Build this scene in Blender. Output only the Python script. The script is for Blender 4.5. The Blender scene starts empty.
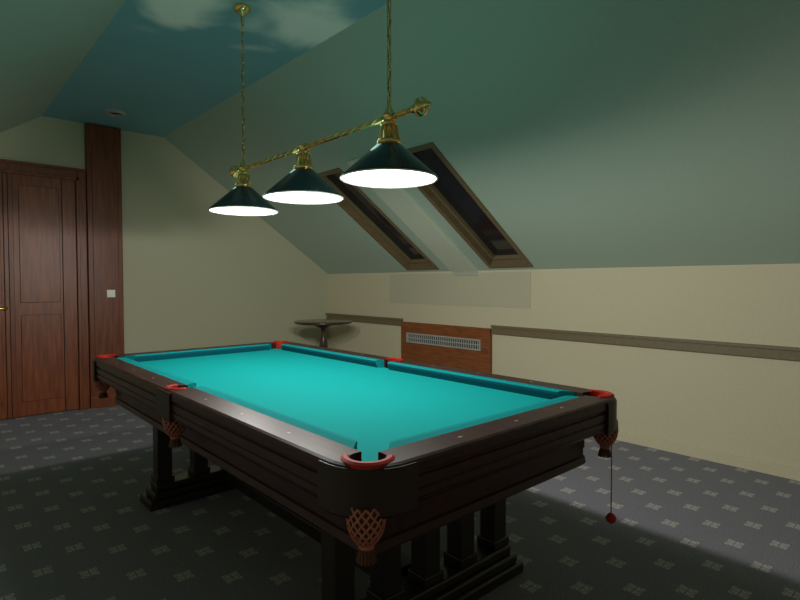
import bpy, bmesh, math, random
from mathutils import Vector, Matrix
random.seed(3)
sc = bpy.context.scene
try:
    sc.view_settings.view_transform = 'Standard'
    sc.view_settings.look = 'None'
except Exception as e:
    print(e)
pi = math.pi

# ------------------------------------------------------------------ materials
def mat(name, col, rough=0.5, metal=0.0, emit=None, estr=0.0, noise=None, coat=0.0, spec=None, crough=0.1):
    m = bpy.data.materials.new(name); m.use_nodes = True
    nt = m.node_tree; b = nt.nodes['Principled BSDF']
    b.inputs['Base Color'].default_value = (*col, 1)
    b.inputs['Roughness'].default_value = rough
    b.inputs['Metallic'].default_value = metal
    if spec is not None: b.inputs['Specular IOR Level'].default_value = spec
    if coat: b.inputs['Coat Weight'].default_value = coat; b.inputs['Coat Roughness'].default_value = crough
    if emit:
        b.inputs['Emission Color'].default_value = (*emit, 1)
        b.inputs['Emission Strength'].default_value = estr
    if noise:
        scale, col2, stretch, bump = noise
        tc = nt.nodes.new('ShaderNodeTexCoord')
        mp = nt.nodes.new('ShaderNodeMapping'); mp.inputs['Scale'].default_value = stretch
        n = nt.nodes.new('ShaderNodeTexNoise'); n.inputs['Scale'].default_value = scale
        n.inputs['Detail'].default_value = 6
        r = nt.nodes.new('ShaderNodeValToRGB')
        r.color_ramp.elements[0].position = 0.35; r.color_ramp.elements[1].position = 0.68
        r.color_ramp.elements[0].color = (*col, 1); r.color_ramp.elements[1].color = (*col2, 1)
        nt.links.new(tc.outputs['Object'], mp.inputs['Vector'])
        nt.links.new(mp.outputs['Vector'], n.inputs['Vector'])
        nt.links.new(n.outputs['Fac'], r.inputs['Fac'])
        nt.links.new(r.outputs['Color'], b.inputs['Base Color'])
        if bump:
            bp = nt.nodes.new('ShaderNodeBump'); bp.inputs['Strength'].default_value = bump
            bp.inputs['Distance'].default_value = 0.002
            nt.links.new(n.outputs['Fac'], bp.inputs['Height'])
            nt.links.new(bp.outputs['Normal'], b.inputs['Normal'])
    return m

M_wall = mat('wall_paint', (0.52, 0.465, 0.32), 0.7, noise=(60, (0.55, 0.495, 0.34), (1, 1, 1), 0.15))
M_wallb_dim = mat('wall_back_dimmed', (0.37, 0.36, 0.245), 0.7, noise=(60, (0.39, 0.38, 0.26), (1, 1, 1), 0.15))  # wall paint darkened to carry the dimmer light on the back wall
M_slope = mat('slope_paint', (0.36, 0.46, 0.375), 0.5, noise=(50, (0.38, 0.48, 0.395), (1, 1, 1), 0.15))
M_panel = mat('wall_rect_darker', (0.44, 0.41, 0.29), 0.7, noise=(50, (0.46, 0.43, 0.305), (1, 1, 1), 0.1))
M_beam = mat('beam_paint', (0.52, 0.56, 0.45), 0.5, noise=(50, (0.55, 0.59, 0.47), (1, 1, 1), 0.1))
M_rail = mat('rail_trim', (0.13, 0.10, 0.05), 0.5, noise=(12, (0.18, 0.135, 0.07), (1, 6, 6), 0.1))
M_door = mat('door_mahogany', (0.12, 0.028, 0.007), 0.42, noise=(5, (0.22, 0.056, 0.012), (9, 9, 0.7), 0.1), spec=.35)
M_doorf = mat('frame_mahogany', (0.095, 0.022, 0.006), 0.42, noise=(5, (0.17, 0.043, 0.010), (9, 9, 0.7), 0.1), spec=.35)
M_radw = mat('radiator_wood', (0.17, 0.048, 0.013), 0.45, noise=(6, (0.26, 0.08, 0.022), (1, 1, 8), 0.1))
M_table = mat('table_wood', (0.022, 0.007, 0.006), 0.40, noise=(7, (0.050, 0.015, 0.013), (6, 0.8, 6), 0.08), coat=0.06, spec=.3)
M_leg = mat('table_leg_wood', (0.010, 0.008, 0.007), 0.4, noise=(7, (0.018, 0.012, 0.010), (6, 6, 0.8), 0.08), coat=0.2)
M_cast = mat('corner_casting', (0.018, 0.009, 0.008), 0.45, noise=(30, (0.024, 0.012, 0.011), (1, 1, 1), 0.05), spec=.4)
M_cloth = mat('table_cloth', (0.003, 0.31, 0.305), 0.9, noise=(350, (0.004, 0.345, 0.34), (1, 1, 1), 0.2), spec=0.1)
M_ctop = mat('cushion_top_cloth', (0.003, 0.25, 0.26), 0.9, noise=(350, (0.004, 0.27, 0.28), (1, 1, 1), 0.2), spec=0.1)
M_cush_shade = mat('cushion_nose_shade', (0.003, 0.10, 0.13), 0.9, noise=(350, (0.004, 0.11, 0.145), (1, 1, 1), 0.2), spec=0.1)  # same cloth, with the shade under the cushion nose put into its colour
M_red = mat('red_leather', (0.34, 0.014, 0.006), 0.55, noise=(60, (0.44, 0.024, 0.010), (1, 1, 1), 0.2), spec=.25)
M_net = mat('pocket_net_leather', (0.34, 0.10, 0.065), 0.55, noise=(60, (0.44, 0.16, 0.11), (1, 1, 1), 0.2))
M_netd = mat('pocket_bag_dark', (0.07, 0.016, 0.012), 0.7, noise=(60, (0.10, 0.026, 0.018), (1, 1, 1), 0.2))
M_black = mat('pocket_black', (0.004, 0.004, 0.004), 0.9, noise=(60, (0.006, 0.006, 0.006), (1, 1, 1), 0.1))
M_brass = mat('brass', (0.90, 0.66, 0.26), 0.24, 1.0, noise=(40, (0.80, 0.58, 0.22), (1, 1, 1), 0.0))
M_shade = mat('shade_dark_metal', (0.004, 0.014, 0.016), 0.25, 0.0, noise=(10, (0.006, 0.018, 0.020), (1, 1, 1), 0.0), coat=0.5)
M_shin = mat('shade_inner_white', (0.8, 0.8, 0.76), 0.5, noise=(10, (0.82, 0.82, 0.78), (1, 1, 1), 0.0))
M_diff = mat('lamp_diffuser', (0.9, 0.9, 0.88), 0.5, emit=(1.0, 0.98, 0.92), estr=6.0, noise=(10, (0.92, 0.92, 0.9), (1, 1, 1), 0.0))
M_white = mat('white_plastic', (0.7, 0.7, 0.65), 0.4, noise=(10, (0.72, 0.72, 0.67), (1, 1, 1), 0.0))
M_metal = mat('grille_metal', (0.42, 0.42, 0.38), 0.4, 0.3, noise=(10, (0.46, 0.46, 0.42), (1, 1, 1), 0.0))
M_dkm = mat('dark_metal', (0.03, 0.03, 0.03), 0.4, 0.6, noise=(10, (0.04, 0.04, 0.04), (1, 1, 1), 0.0))
M_side = mat('side_table_wood', (0.035, 0.02, 0.015), 0.25, noise=(6, (0.06, 0.03, 0.02), (1, 7, 1), 0.1), coat=0.5)
M_winf = mat('window_wood', (0.13, 0.09, 0.045), 0.45, noise=(6, (0.18, 0.125, 0.06), (1, 8, 8), 0.1))
M_glass = mat('night_glass', (0.012, 0.012, 0.014), 0.08, noise=(3, (0.02, 0.02, 0.022), (1, 1, 1), 0.0))
M_mop = mat('diamond_inlay', (0.42, 0.24, 0.17), 0.4, noise=(40, (0.50, 0.30, 0.22), (1, 1, 1), 0.0))

# sky mural on the flat ceiling
M_sky = mat('ceiling_sky_mural', (0.06, 0.30, 0.42), 0.7)
nt = M_sky.node_tree; b = nt.nodes['Principled BSDF']
def N(t, **k):
    x = nt.nodes.new(t)
    for a, v in k.items(): setattr(x, a, v)
    return x
def MA(op, a, bb=None, c=None):
    x = N('ShaderNodeMath', operation=op)
    for i, v in enumerate((a, bb, c)):
        if v is None: continue
        if isinstance(v, (int, float)): x.inputs[i].default_value = v
        else: nt.links.new(v, x.inputs[i])
    return x.outputs[0]
tc = N('ShaderNodeTexCoord'); sp = N('ShaderNodeSeparateXYZ'); nt.links.new(tc.outputs['Object'], sp.inputs[0])
n = N('ShaderNodeTexNoise'); n.inputs['Scale'].default_value = 2.4; n.inputs['Detail'].default_value = 3
n.inputs['Roughness'].default_value = 0.42; n.inputs['Distortion'].default_value = 0.4
nt.links.new(tc.outputs['Object'], n.inputs['Vector'])
tot = None
for cx, cy, rx, ry in ((-.28, .84, .27, .46), (.34, .58, .34, .52), (-.12, -1.1, .3, .5), (.3, -2.8, .25, .5), (.3, -.5, .2, .3)):
    dx = MA('DIVIDE', MA('SUBTRACT', sp.outputs[0], cx), rx); dy = MA('DIVIDE', MA('SUBTRACT', sp.outputs[1], cy), ry)
    dd = MA('SUBTRACT', 1.0, MA('SQRT', MA('ADD', MA('MULTIPLY', dx, dx), MA('MULTIPLY', dy, dy))))
    tot = dd if tot is None else MA('MAXIMUM', tot, dd)
tot = MA('MAXIMUM', tot, -0.8)
val = MA('ADD', MA('MULTIPLY', tot, 0.60), MA('MULTIPLY', MA('SUBTRACT', n.outputs['Fac'], 0.46), 1.3))
r = N('ShaderNodeValToRGB')
r.color_ramp.elements[0].position = -0.0; r.color_ramp.elements[1].position = 0.48
r.color_ramp.interpolation = 'EASE'
r.color_ramp.elements[0].color = (0.19, 0.41, 0.46, 1); r.color_ramp.elements[1].color = (0.88, 0.92, 0.84, 1)
nt.links.new(val, r.inputs['Fac']); nt.links.new(r.outputs['Color'], b.inputs['Base Color'])

# carpet
M_carpet = mat('carpet', (0.05, 0.055, 0.07), 0.95, spec=0.1)
nt = M_carpet.node_tree; b = nt.nodes['Principled BSDF']
tc = N('ShaderNodeTexCoord'); sp = N('ShaderNodeSeparateXYZ')
nt.links.new(tc.outputs['Object'], sp.inputs[0])
S = 0.31
def motif(ox, oy):
    u = MA('ABSOLUTE', MA('SUBTRACT', MA('FRACT', MA('ADD', MA('DIVIDE', sp.outputs[0], S), ox)), 0.5))
    v = MA('ABSOLUTE', MA('SUBTRACT', MA('FRACT', MA('ADD', MA('DIVIDE', sp.outputs[1], S), oy)), 0.5))
    s = MA('ADD', u, v)
    mx = MA('MAXIMUM', u, v)
    inside = MA('LESS_THAN', mx, 0.115)
    cut_ = MA('GREATER_THAN', MA('MINIMUM', u, v), 0.010)
    ring = MA('GREATER_THAN', MA('ABSOLUTE', MA('SUBTRACT', s, 0.14)), 0.010)
    return MA('MULTIPLY', MA('MULTIPLY', inside, cut_), ring)
mk = MA('MAXIMUM', motif(0, 0), motif(0.5, 0.5))
mix = N('ShaderNodeMix', data_type='RGBA')
nz = N('ShaderNodeTexNoise'); nz.inputs['Scale'].default_value = 150; nz.inputs['Detail'].default_value = 4
nt.links.new(tc.outputs['Object'], nz.inputs['Vector'])
rr = N('ShaderNodeValToRGB')
rr.color_ramp.elements[0].color = (0.125, 0.122, 0.142, 1); rr.color_ramp.elements[1].color = (0.245, 0.238, 0.27, 1)
rr.color_ramp.elements[0].position = .3; rr.color_ramp.elements[1].position = .7
nt.links.new(nz.outputs['Fac'], rr.inputs['Fac'])
nt.links.new(mk, mix.inputs['Factor']); nt.links.new(rr.outputs['Color'], mix.inputs[6])
mix.inputs[7].default_value = (0.40, 0.37, 0.35, 1)
nt.links.new(mix.outputs[2], b.inputs['Base Color'])
bp = N('ShaderNodeBump'); bp.inputs['Strength'].default_value = 0.4; bp.inputs['Distance'].default_value = 0.004
nt.links.new(nz.outputs['Fac'], bp.inputs['Height']); nt.links.new(bp.outputs['Normal'], b.inputs['Normal'])

# ------------------------------------------------------------------ helpers
def empty(name, loc=(0, 0, 0)):
    e = bpy.data.objects.new(name, None); sc.collection.objects.link(e); e.location = loc
    e.empty_display_size = 0.1
    return e
def link(name, bm, m, parent=None, smooth=False):
    me = bpy.data.meshes.new(name)
    bmesh.ops.recalc_face_normals(bm, faces=bm.faces)
    bm.to_mesh(me); bm.free()
    if smooth:
        for p in me.polygons: p.use_smooth = True
    o = bpy.data.objects.new(name, me); sc.collection.objects.link(o)
    if m: me.materials.append(m)
    if parent: o.parent = parent; o.matrix_parent_inverse = Matrix.Translation(-Vector(parent.location))
    return o
def addbox(bm, x0, x1, y0, y1, z0, z1, M=None):
    vs = [Vector((x, y, z)) for x in (x0, x1) for y in (y0, y1) for z in (z0, z1)]
    if M: vs = [M @ v for v in vs]
    v = [bm.verts.new(p) for p in vs]
    for f in ((0, 1, 3, 2), (4, 6, 7, 5), (0, 4, 5, 1), (2, 3, 7, 6), (0, 2, 6, 4), (1, 5, 7, 3)):
        bm.faces.new([v[i] for i in f])
def box(name, x0, x1, y0, y1, z0, z1, m, parent=None, bev=0.0, M=None):
    bm = bmesh.new(); addbox(bm, x0, x1, y0, y1, z0, z1, M)
    o = link(name, bm, m, parent)
    if bev:
        md = o.modifiers.new('b', 'BEVEL'); md.width = bev; md.segments = 3; md.limit_method = 'ANGLE'
    return o
def boxes(name, lst, m, parent=None, bev=0.0, M=None):
    bm = bmesh.new()
    for q in lst: addbox(bm, *q, M=M)
    o = link(name, bm, m, parent)
    if bev:
        md = o.modifiers.new('b', 'BEVEL'); md.width = bev; md.segments = 2; md.limit_method = 'ANGLE'
    return o
def prism(name, pts, y0, y1, m, parent=None):
    bm = bmesh.new()
    a = [bm.verts.new((p[0], y0, p[1])) for p in pts]; c = [bm.verts.new((p[0], y1, p[1])) for p in pts]
    bm.faces.new(a); bm.faces.new(c[::-1]); n = len(pts)
    for i in range(n): bm.faces.new((a[i], c[i], c[(i + 1) % n], a[(i + 1) % n]))
    return link(name, bm, m, parent)
def lathe(name, prof, m, parent=None, loc=(0, 0, 0), seg=48, M=None, cap=False):
    bm = bmesh.new(); rings = []
    for r, z in prof:
        ring = []
        for i in range(seg):
            a = 2 * pi * i / seg
            p = Vector((max(r, 1e-4) * math.cos(a), max(r, 1e-4) * math.sin(a), z))
            if M: p = M @ p
            ring.append(bm.verts.new(p + Vector(loc)))
        rings.append(ring)
    for a, c in zip(rings, rings[1:]):
        for i in range(seg): bm.faces.new((a[i], a[(i + 1) % seg], c[(i + 1) % seg], c[i]))
    if cap: bm.faces.new(rings[0]); bm.faces.new(rings[-1])
    return link(name, bm, m, parent, True)
def tube(name, paths, rad, m, parent=None, closed=False, flat=1.0):
    cu = bpy.data.curves.new(name, 'CURVE'); cu.dimensions = '3D'; cu.bevel_depth = rad; cu.bevel_resolution = 3
    for pts in paths:
        s = cu.splines.new('POLY'); s.points.add(len(pts) - 1)
        for i, p in enumerate(pts): s.points[i].co = (*p, 1)
        s.use_cyclic_u = closed
    cu.use_fill_caps = True
    o = bpy.data.objects.new(name, cu); sc.collection.objects.link(o)
    dg = bpy.context.evaluated_depsgraph_get()
    me = bpy.data.meshes.new_from_object(o.evaluated_get(dg))
    bpy.data.objects.remove(o)
    for p in me.polygons: p.use_smooth = True
    o = bpy.data.objects.new(name, me); sc.collection.objects.link(o)
    me.materials.clear(); me.materials.append(m)
    if parent: o.parent = parent; o.matrix_parent_inverse = Matrix.Translation(-Vector(parent.location))
    return o
def cut(o, cutters):
    for c in cutters:
        md = o.modifiers.new('c', 'BOOLEAN'); md.object = c; md.operation = 'DIFFERENCE'; md.solver = 'EXACT'
    bpy.context.view_layer.update()
    dg = bpy.context.evaluated_depsgraph_get()
    me = bpy.data.meshes.new_from_object(o.evaluated_get(dg))
    o.modifiers.clear(); o.data = me
    for c in cutters: bpy.data.objects.remove(c)
def cyl(name, x, y, r, z0, z1, seg=40):
    bm = bmesh.new()
    a = [bm.verts.new((x + r * math.cos(2 * pi * i / seg), y + r * math.sin(2 * pi * i / seg), z0)) for i in range(seg)]
    c = [bm.verts.new((v.co.x, v.co.y, z1)) for v in a]
    bm.faces.new(a[::-1]); bm.faces.new(c)
    for i in range(seg): bm.faces.new((a[i], a[(i + 1) % seg], c[(i + 1) % seg], c[i]))
    return link(name, bm, None)

# ------------------------------------------------------------------ room shell
KX, KZ, EX, CZ, EL, KL = 2.85, 1.44, 0.62, 2.965, -0.54, -2.77
YB, YF, T = 3.95, -4.3, 0.16
box('floor', KL - .1, KX + .1, YF - .1, YB + .1, -0.1, 0, M_carpet)
gable = [(KL, 0), (KX, 0), (KX, KZ), (EX, CZ), (EL, CZ), (KL, KZ)]
prism('wall_back', gable, YB, YB + .1, M_wallb_dim)
prism('wall_front', gable, YF - .1, YF, M_wall)
box('wall_right', KX, KX + .1, YF, YB, 0, KZ, M_wall)
box('wall_left', KL - .1, KL, YF, YB, 0, KZ, M_wall)
slope_r = prism('ceiling_slope_right', [(KX, KZ), (EX, CZ), (EX, CZ + T), (KX + .1, KZ + T)], YF, YB, M_slope)
prism('ceiling_slope_left', [(KL, KZ), (EL, CZ), (EL, CZ + T), (KL - .1, KZ + T)], YF, YB, M_slope)
box('ceiling', EL, EX, YF, YB, CZ, CZ + T, M_sky)

SL = (CZ - KZ) / (KX - EX)
al = math.atan(SL)
ca, sa = math.cos(al), math.sin(al)
SM = Matrix(((-ca, 0, sa, KX), (0, -1, 0, 0), (sa, 0, ca, KZ), (0, 0, 0, 1)))   # x=up slope, y=-Y, z=outward
wins = [(0.50, 1.02), (1.72, 2.24)]
A0, A1 = 0.05, 1.68
cut(slope_r, [box('c', A0, A1, -y1, -y0, -.2, .4, None, M=SM) for y0, y1 in wins])
for k, (y0, y1) in enumerate(wins):
    w = empty('window_%d' % (k + 1), (KX, (y0 + y1) / 2, KZ))
    f = 0.045
    boxes('frame', [(A0, A0 + f, -y1, -y0, -.012, .14), (A1 - f, A1, -y1, -y0, -.012, .14),
                    (A0 + f, A1 - f, -y1, -y1 + f, -.012, .14), (A0 + f, A1 - f, -y0 - f, -y0, -.012, .14)], M_winf, w, .004, SM)
    g = 0.03
    boxes('sash', [(A0 + f, A0 + f + g, -y1 + f, -y0 - f, .05, .12), (A1 - f - g, A1 - f, -y1 + f, -y0 - f, .05, .12),
                   (A0 + f + g, A1 - f - g, -y1 + f, -y1 + f + g, .05, .12), (A0 + f + g, A1 - f - g, -y0 - f - g, -y0 - f, .05, .12)], M_rail, w, .003, SM)
    box('glass', A0 + f, A1 - f, -y1 + f, -y0 - f, .09, .10, M_glass, w, 0, SM)
# boxed rafter between the skylights
pr = [(1.42, KZ + (KX - 1.42) * SL), (KX, KZ), (KX, 1.39), (KX - .02, 1.39), (KX - .06, KZ - .01), (1.39, KZ + (KX - 1.39) * SL - .045)]
prism('ceiling_beam', pr, 1.20, 1.52, M_beam)
box('darker_rect_1', KX - .006, KX, .56, 2.60, 1.07, 1.42, M_panel)  # rectangle slightly darker than the wall, below the skylights
# chair rail
boxes('trim_2', [(KX - .03, KX, YF, 1.0, .80, .87), (KX - .03, KX, 2.36, YB, .80, .87), (KX - .045, KX, YF, 1.0, .865, .885), (KX - .045, KX, 2.36, YB, .865, .885)], M_rail)
box('baseboard_right', KX - .015, KX, YF, YB, 0, .08, M_wall)
box('baseboard_back', .17, KX, YB - .015, YB, 0, .08, M_wallb_dim)

# radiator cover
rc = empty('radiator_cover', (KX - .04, 1.68, .5))
RX = KX - .002
box('panel', RX - .045, RX, 1.01, 2.35, 0.0, .85, M_radw, rc, .004)
gl = [(RX - .060, RX - .045, 1.12, 2.24, .615, .63), (RX - .060, RX - .045, 1.12, 2.24, .715, .73),
      (RX - .060, RX - .045, 1.12, 1.135, .63, .715), (RX - .060, RX - .045, 2.225, 2.24, .63, .715)]
y = 1.15
while y < 2.22:
    gl.append((RX - .056, RX - .045, y, y + .012, .63, .715)); y += .032
gl.append((RX - .057, RX - .045, 1.13, 2.23, .668, .678))
boxes('grille', gl, M_metal, rc)
box('grille_back', RX - .0465, RX - .045, 1.13, 2.23, .63, .715, M_black, rc)

# door
d = empty('door_1', (-.75, YB, 0))
XD = .025
def sx_(l): return [(a + XD, b_ + XD, *r_) for a, b_, *r_ in l]
boxes('frame', sx_([(-.28, -.20, YB - .06, YB, 0, 2.47), (-1.25, -.28, YB - .06, YB, 2.37, 2.47), (-1.25, -1.17, YB - .06, YB, 0, 2.37)]), M_doorf, d, .008)
boxes('frame_moulding', sx_([(-.295, -.265, YB - .075, YB - .06, 0, 2.385), (-1.19, -.265, YB - .075, YB - .06, 2.355, 2.385), (-1.25, -.20, YB - .085, YB - .06, 2.45, 2.475)]), M_doorf, d, .004)
def leaf(nm, x0, x1, px):
    boxes(nm, sx_([(x0, x1, YB - .035, YB, .01, 2.37)]), M_door, d, .003)
    boxes(nm + '_panel', sx_([(px[0], px[1], YB - .044, YB - .035, z0, z1) for z0, z1 in ((.15, 1.0), (1.12, 2.26))]), M_door, d, .008)
    boxes(nm + '_stile', sx_([(px[1] + .02, px[1] + .028, YB - .037, YB - .03, .01, 2.36)]), M_black, d)
leaf('leaf_right', -.835, -.285, (-.775, -.44))
leaf('leaf_left', -1.17, -.845, (-1.12, -.92))
boxes('astragal', sx_([(-.86, -.82, YB - .05, YB - .035, .01, 2.37)]), M_doorf, d, .004)
lathe('handle_rose', [(0, 0), (.022, 0), (.022, .010), (.0, .012)], M_brass, d, (-.875, YB - .035, 1.07), 24, Matrix.Rotation(pi / 2, 4, 'X'))
tube('handle_lever', [[(-.875, YB - .045, 1.07), (-.875, YB - .085, 1.07), (-.89, YB - .09, 1.07), (-.98, YB - .085, 1.065)]], .008, M_brass, d)
# wood pilaster
pl = empty('trim_3', (-.02, YB, 0))
box('pilaster', -.17, .16, YB - .07, YB, 0, CZ - .01, M_doorf, pl, .006)
boxes('pilaster_face', [(-.125, .115, YB - .078, YB - .07, .18, 2.80)], M_doorf, pl, .005)
box('pilaster_base', -.173, .165, YB - .085, YB, 0, .12, M_doorf, pl, .006)
sw = empty('light_switch', (.03, YB - .08, 1.2))
box('plate', -.005, .075, YB - .088, YB - .078, 1.16, 1.24, M_white, sw, .004)
box('rocker', .012, .058, YB - .093, YB - .088, 1.178, 1.222, M_white, sw, .003)
# ceiling downlight
dl = empty('ceiling_downlight', (-.03, 3.35, CZ))
lathe('trim_ring', [(.05, CZ - .002), (.055, CZ - .018), (.085, CZ - .015), (.095, CZ)], M_metal, dl, (-.03, 3.35, 0), 32)
lathe('reflector', [(.0, CZ - .006), (.052, CZ - .006)], M_dkm, dl, (-.03, 3.35, 0), 32)

# ------------------------------------------------------------------ side table
st = empty('round_side_table', (2.2, 3.1, 0))
lathe('top', [(0, .815), (.33, .815), (.352, .822), (.355, .835), (.352, .846), (.34, .85), (0, .85)], M_side, st, (2.2, 3.1, 0), 64)
lathe('pedestal', [(.12, .815), (.11, .79), (.04, .76), (.03, .70), (.045, .62), (.055, .52), (.035, .42), (.03, .2), (.05, .14), (.055, .09), (0, .08)], M_side, st, (2.2, 3.1, 0), 32)
for i in range(4):
    a = pi / 4 + i * pi / 2
    pts = [(2.2 + r * math.cos(a), 3.1 + r * math.sin(a), z) for r, z in ((.03, .17), (.10, .15), (.18, .07), (.26, .022), (.30, .02))]
    tube('foot_%d' % (i + 1), [pts], .02, M_side, st)

# ------------------------------------------------------------------ pool table
HW, HL, CR = .695, 1.395, .15
pt = empty('pool_table', (0, 0, 0))
def rrect(ins, seg=10):
    r = max(CR - ins, .02); hw, hl = HW - ins, HL - ins
    pts = []
    for cx, cy, a0 in ((hw - r, hl - r, 0), (-hw + r, hl - r, pi / 2), (-hw + r, -hl + r, pi), (hw - r, -hl + r, 1.5 * pi)):
        for i in range(seg + 1):
            a = a0 + pi / 2 * i / seg
            pts.append((cx + r * math.cos(a), cy + r * math.sin(a)))
    return pts
prof = [(.012, .850), (.003, .846), (0, .838), (0, .815), (.004, .810), (.009, .808), (.009, .802), (.003, .798), (.003, .774),
        (.008, .771), (.008, .766), (.003, .762), (.003, .744), (.011, .738), (.014, .728), (.028, .715), (.055, .708), (.122, .705),
        (.122, .672), (.114, .668), (.114, .632), (.119, .630), (.119, .60), (.112, .595), (.108, .57), (.118, .56), (.16, .56)]
bm = bmesh.new(); rings = []
for ins, z in prof: rings.append([bm.verts.new((x, y, z)) for x, y in rrect(ins)])
for a, c in zip(rings, rings[1:]):
    n = len(a)
    for i in range(n): bm.faces.new((a[i], a[(i + 1) % n], c[(i + 1) % n], c[i]))
bm.faces.new(rings[0]); bm.faces.new(rings[-1])
body = link('body', bm, M_table, pt)
PC = [(sx * .602, sy * 1.302) for sx in (-1, 1) for sy in (-1, 1)]; PS = [(-.625, 0), (.625, 0)]
RC, RS = .052, .046
cutters = [box('c', -.585, .585, -1.285, 1.285, .795, .90, None)]
cutters += [cyl('c', x, y, RC, .735, .9) for x, y in PC] + [cyl('c', x, y, RS, .735, .9) for x, y in PS]
cut(body, cutters)
ZC = .807
bed = box('bed_cloth', -.5849, .5849, -1.2849, 1.2849, .785, ZC, M_cloth, pt)
cut(bed, [cyl('c', x, y, RC + .001, .7, .9) for x, y in PC] + [cyl('c', x, y, RS + .001, .7, .9) for x, y in PS])
for i, (x, y) in enumerate(PC + PS):
    r = (RC if i < 4 else RS) - .001
    lathe('pocket_cup_%d' % (i + 1), [(r, .805), (r, .76), (r * .6, .737), (0, .737)], M_black, pt, (x, y, 0), 32)
# cushions
def cushion(nm, p0, p1, inw, e0, e1):
    p0, p1, inw = Vector(p0), Vector(p1), Vector(inw)
    dirv = (p1 - p0).normalized()
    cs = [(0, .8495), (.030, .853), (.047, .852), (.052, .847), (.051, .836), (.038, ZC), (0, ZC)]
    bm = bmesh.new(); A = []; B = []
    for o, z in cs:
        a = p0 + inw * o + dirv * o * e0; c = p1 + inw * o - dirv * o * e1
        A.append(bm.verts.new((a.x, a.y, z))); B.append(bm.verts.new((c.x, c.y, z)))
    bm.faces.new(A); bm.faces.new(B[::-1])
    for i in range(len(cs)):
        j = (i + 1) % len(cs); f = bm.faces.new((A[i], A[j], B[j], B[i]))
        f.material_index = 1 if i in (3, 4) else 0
    o = link(nm, bm, M_ctop, pt); o.data.materials.append(M_cush_shade)
k = 1
for sx in (-1, 1):
    for sy in (-1, 1):
        cushion('cushion_%d' % k, (sx * .585, sy * .036), (sx * .585, sy * 1.215), (-sx, 0), .35, .95); k += 1
for sy in (-1, 1):
    cushion('cushion_%d' % k, (-.515, sy * 1.285), (.515, sy * 1.285), (0, -sy), .95, .95); k += 1
# leather pocket rims
def band(nm, cx, cy, mid, half, r0, r1, z0, z1, m):
    bm = bmesh.new(); prev = None; seg = 36; cs = [(r0, z0), (r0, z1 - .004), (r0 + .005, z1), (r1 - .007, z1), (r1, z1 - .005), (r1, z0)]
    for i in range(seg + 1):
        a = mid - half + 2 * half * i / seg
        ring = [bm.verts.new((cx + r * math.cos(a), cy + r * math.sin(a), z)) for r, z in cs]
        if prev:
            for j in range(len(cs)):
                q = (j + 1) % len(cs); bm.faces.new((prev[j], prev[q], ring[q], ring[j]))
        else: bm.faces.new(ring)
        prev = ring
    bm.faces.new(prev[::-1])
    return link(nm, bm, m, pt)
for i, (x, y) in enumerate(PC):
    band('pocket_leather_%d' % (i + 1), x, y, math.atan2(y / abs(y), x / abs(x)), math.radians(95), .049, .072, .80, .857, M_red)
for i, (x, y) in enumerate(PS):
    band('pocket_leather_%d' % (i + 5), x, y, 0 if x > 0 else pi, math.radians(95), .043, .064, .80, .857, M_red)
# castings on rounded corners
def plate(nm, path, nrm, z0, z1, th, m):
    bm = bmesh.new(); prev = None
    for (x, y), (nx, ny) in zip(path, nrm):
        cs = [(-.01, z0), (th * .4, z0), (th, z0 + .008), (th, z1 - .008), (th * .4, z1), (-.01, z1)]
        ring = [bm.verts.new((x + nx * o, y + ny * o, z)) for o, z in cs]
        if prev:
            for j in range(6):
                q = (j + 1) % 6; bm.faces.new((prev[j], prev[q], ring[q], ring[j]))
        else: bm.faces.new(ring)
        prev = ring
    bm.faces.new(prev[::-1]); link(nm, bm, m, pt)
for i, (sx, sy) in enumerate(((1, 1), (-1, 1), (-1, -1), (1, -1))):
    cx, cy = sx * (HW - CR), sy * (HL - CR)
    path, nrm = [(sx * HW, cy - sy * .03)], [(sx, 0)]
    for q in range(25):
        a = pi / 2 * q / 24
        path.append((cx + sx * CR * math.cos(a), cy + sy * CR * math.sin(a))); nrm.append((sx * math.cos(a), sy * math.sin(a)))
    path.append((cx - sx * .03, sy * HL)); nrm.append((0, sy))
    plate('corner_casting_%d' % (i + 1), path, nrm, .715, .842, .008, M_cast)
for i, sx in enumerate((-1, 1)):
    plate('side_casting_%d' % (i + 1), [(sx * HW, -.085), (sx * HW, .085)], [(sx, 0)] * 2, .722, .845, .008, M_cast)
# diamonds
bm = bmesh.new()
def dia(x, y, lx, ly):
    v = [bm.verts.new((x + a * lx, y + c * ly, .8508)) for a, c in ((-1, 0), (0, -1), (1, 0), (0, 1))]
    bm.faces.new(v)
for sx in (-1, 1):
    for k in range(-3, 4):
        if k: dia(sx * .64, k * .32, .006, .011)
for sy in (-1, 1):
    for k in (-1, 0, 1): dia(k * .28, sy * 1.34, .011, .006)
link('diamond_sights', bm, M_mop, pt)
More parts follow.
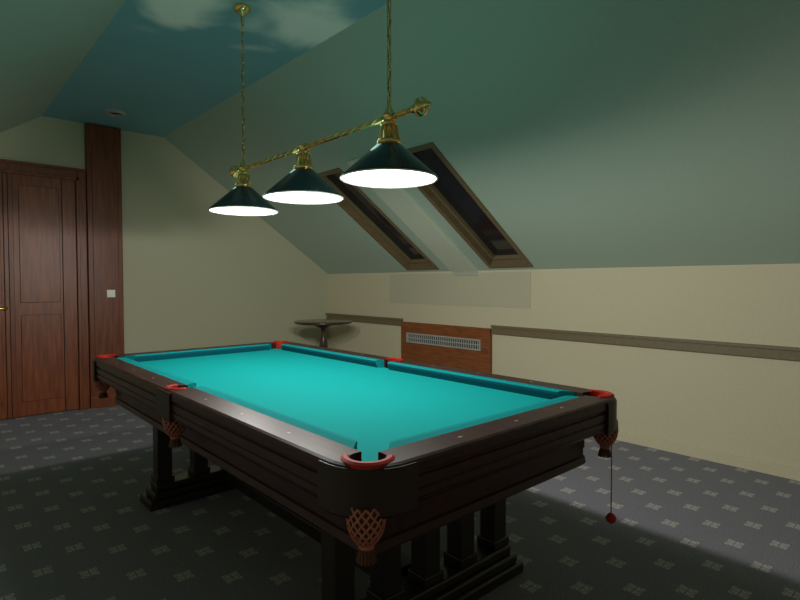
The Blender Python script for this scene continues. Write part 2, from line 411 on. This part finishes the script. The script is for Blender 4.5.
# pocket nets
def net(i, x, y, sc_=1.0):
    zt = .745
    P = [(.046, zt), (.048, .72), (.049, .70), (.044, .675), (.031, .65), (.014, .635), (.012, .630)]
    P = [(r * sc_, z) for r, z in P]
    lathe('net_bag_%d' % i, [(r * .93, z) for r, z in P], M_netd, pt, (x, y, 0), 24)
    paths = []
    def rad(z):
        for (r0, z0), (r1, z1) in zip(P, P[1:]):
            if z <= z0 + 1e-9 and z >= z1: return r0 + (r1 - r0) * (z0 - z) / (z0 - z1)
        return P[-1][0]
    for s in (-1, 1):
        for q in range(14):
            pts = []
            for t in range(15):
                z = zt + (.630 - zt) * t / 14; a = 2 * pi * q / 14 + s * 1.9 * t / 14; r = rad(z)
                pts.append((x + r * math.cos(a), y + r * math.sin(a), z))
            paths.append(pts)
    tube('net_straps_%d' % i, paths, .0032, M_net, pt)
    tube('net_ring_%d' % i, [[(x + .0155 * math.cos(a * pi / 8), y + .0155 * math.sin(a * pi / 8), .632) for a in range(16)]], .006, M_net, pt, closed=True)
    fr = []
    for q in range(16):
        a = 2 * pi * q / 16; r2 = .024
        fr.append([(x + .010 * math.cos(a), y + .010 * math.sin(a), .632), (x + .018 * math.cos(a), y + .018 * math.sin(a), .615), (x + r2 * math.cos(a), y + r2 * math.sin(a), .592)])
    tube('net_tassel_%d' % i, fr, .004, M_netd, pt)
for i, (sx, sy) in enumerate(((-1, -1), (1, -1), (-1, 1), (1, 1))):
    net(i + 1, sx * .630, sy * 1.330)
net(5, -.650, 0); net(6, .650, 0)
# cord with ball
tube('cord', [[(.655, -1.345, .72), (.657, -1.347, .5), (.657, -1.347, .345)]], .0025, M_net, pt)
lathe('cord_ball', [(0, .35), (.010, .348), (.020, .336), (.022, .328), (.019, .318), (.010, .309), (0, .307)], M_red, pt, (.657, -1.347, 0), 20)
# pedestals
for k, yc in enumerate((-.90, .90)):
    xs = [-.416, -.20, .01, .22, .44]
    posts = []
    for i, x in enumerate(xs):
        w = .042
        posts += [(x - w, x + w, yc - w, yc + w, .13, .53), (x - w - .01, x + w + .01, yc - w - .01, yc + w + .01, .13, .165),
                  (x - w - .01, x + w + .01, yc - w - .01, yc + w + .01, .50, .535)]
    boxes('posts_%d' % (k + 1), posts, M_leg, pt, .004)
    boxes('foot_%d' % (k + 1), [(-.52, .54, yc - .10, yc + .10, 0, .05), (-.49, .51, yc - .085, yc + .085, .05, .09), (-.47, .49, yc - .065, yc + .065, .09, .13),
                                 (-.50, .52, yc - .07, yc + .07, .53, .565)], M_leg, pt, .008)
boxes('stretcher', [(-.06, .08, -.83, .83, .05, .12), (-.04, .06, -.81, .81, .12, .15)], M_leg, pt, .006)

# ------------------------------------------------------------------ billiard light
bl = empty('billiard_pendant_light', (0, 0, 2.0))
LY = [-.69, -.02, .66]; ZB = 1.745
tube('bar', [[(0, -.86, 2.0), (0, .76, 2.0)]], .011, M_brass, bl)
paths = []
for s in (0, pi):
    paths.append([(.0115 * math.cos(s + t * .45), -.82 + t * .0104, 2.0 + .0115 * math.sin(s + t * .45)) for t in range(150)])
tube('bar_twist', paths, .003, M_brass, bl)
for i, (ye, sg) in enumerate(((-.88, -1), (.77, 1))):
    R = Matrix.Rotation(-pi / 2 * sg, 4, 'X')
    lathe('finial_%d' % (i + 1), [(.0, -.05), (.016, -.05), (.018, -.035), (.011, -.03), (.012, -.02), (.028, -.015), (.036, 0), (.036, .008), (.028, .02), (.014, .028), (.016, .036), (.010, .048), (0, .05)], M_brass, bl, (0, ye, 2.0), 28, R)
    tube('scroll_%d' % (i + 1), [[(0, ye + .032 * math.cos(a * pi / 10), 2.0 + .032 * math.sin(a * pi / 10)) for a in range(20)]], .007, M_brass, bl, closed=True)
for i, y in enumerate(LY):
    lathe('shade_%d' % (i + 1), [(.040, ZB + .150), (.046, ZB + .148), (.060, ZB + .135), (.198, ZB + .012), (.203, ZB + .002), (.200, ZB)], M_shade, bl, (0, y, 0), 72)
    lathe('shade_lining_%d' % (i + 1), [(.042, ZB + .142), (.056, ZB + .130), (.195, ZB + .010), (.199, ZB + .001)], M_shin, bl, (0, y, 0), 72)
    lathe('diffuser_%d' % (i + 1), [(0, ZB + .0), (.10, ZB + .001), (.17, ZB + .004), (.1935, ZB + .010)], M_diff, bl, (0, y, 0), 64)
    lathe('rim_%d' % (i + 1), [(.2, ZB - .002), (.204, ZB - .001), (.205, ZB + .003), (.202, ZB + .004)], M_shin, bl, (0, y, 0), 72)
    lathe('gallery_%d' % (i + 1), [(.030, ZB + .262), (.022, ZB + .245), (.024, ZB + .238), (.036, ZB + .232), (.038, ZB + .226), (.026, ZB + .222), (.026, ZB + .168), (.048, ZB + .162), (.052, ZB + .152), (.046, ZB + .146)], M_brass, bl, (0, y, 0), 32)
    ribs = []
    for q in range(14):
        a = 2 * pi * q / 14
        ribs.append([((.030 + .013 * (1 - t)) * math.cos(a), y + (.030 + .013 * (1 - t)) * math.sin(a), ZB + .165 + .058 * t) for t in (0, .33, .66, 1)])
    tube('gallery_ribs_%d' % (i + 1), ribs, .0035, M_brass, bl)
    lathe('bar_collar_%d' % (i + 1), [(.012, -.03), (.019, -.028), (.022, -.01), (.022, .01), (.019, .028), (.012, .03)], M_brass, bl, (0, y, 2.0), 24, Matrix.Rotation(pi / 2, 4, 'X'))
# chains
def chain(nm, y, z0, z1, L, w, rad):
    paths = []; z = z0; k = 0; step = L * .80
    while z < z1 - L * .3:
        pts = []
        for q in range(16):
            a = 2 * pi * q / 16
            h = (w / 2) * math.cos(a); v = (w / 2) * math.sin(a) + (L / 2 - w / 2) * (1 if math.sin(a) >= 0 else -1)
            if k % 2: pts.append((h, y, z + L / 2 + v))
            else: pts.append((0, y + h, z + L / 2 + v))
        paths.append(pts); z += step; k += 1
    tube(nm, paths, rad, M_brass, bl, closed=True)
for i, y in enumerate((LY[0], LY[2])):
    lathe('hook_collar_%d' % (i + 1), [(.026, 2.012), (.018, 2.03), (.010, 2.045), (.006, 2.06), (0, 2.065)], M_brass, bl, (0, y, 0), 24)
    chain('chain_%d' % (i + 1), y, 2.055, CZ - .04, .044 if i == 0 else .040, .019, .0026)
    tube('cable_%d' % (i + 1), [[(.004 * math.sin(t * 1.3), y + .004 * math.cos(t * 1.3), 2.04 + t * .0226) for t in range(41)]], .0018, M_dkm, bl)
    lathe('canopy_%d' % (i + 1), [(0, CZ - .055), (.012, CZ - .053), (.016, CZ - .042), (.030, CZ - .035), (.046, CZ - .022), (.052, CZ - .008), (.052, CZ)], M_brass, bl, (0, y, 0), 32)

# ------------------------------------------------------------------ lights
def plight(nm, loc, e, rad, col, fall=None):
    l = bpy.data.lights.new(nm, 'POINT'); l.energy = e; l.shadow_soft_size = rad; l.color = col
    o = bpy.data.objects.new(nm, l); sc.collection.objects.link(o); o.location = loc
    if fall:
        l.use_nodes = True; t = l.node_tree; em = t.nodes['Emission']
        f = t.nodes.new('ShaderNodeLightFalloff'); f.inputs['Strength'].default_value = 1
        t.links.new(f.outputs[fall], em.inputs['Strength'])
    return o
for i, y in enumerate(LY):
    o = plight('lamp_bulb_%d' % (i + 1), (0, y, ZB - .045), 15.5, .04, (1, .97, .91), 'Linear')
    o.parent = bl; o.matrix_parent_inverse = Matrix.Translation(-Vector(bl.location))
    # added teal fill that brightens the ceiling, not a real source in the lamp
    o = plight('ceiling_fill_%d' % (i + 1), (0.0, y + .09, ZB + .20), 1.9, .06, (.55, 1, .84), 'Linear')
    o.parent = bl; o.matrix_parent_inverse = Matrix.Translation(-Vector(bl.location))

w = bpy.data.worlds.new('night'); sc.world = w; w.use_nodes = True
w.node_tree.nodes['Background'].inputs[0].default_value = (0.01, 0.015, 0.03, 1)

# ------------------------------------------------------------------ camera
cd = bpy.data.cameras.new('camera'); cd.sensor_width = 36; cd.lens = 24.08; cd.clip_start = .05
co = bpy.data.objects.new('camera', cd); sc.collection.objects.link(co)
co.location = (-1.474, -2.401, 1.31)
co.rotation_euler = (math.radians(90 - 1.8), 0, math.radians(-41.9))
sc.camera = co
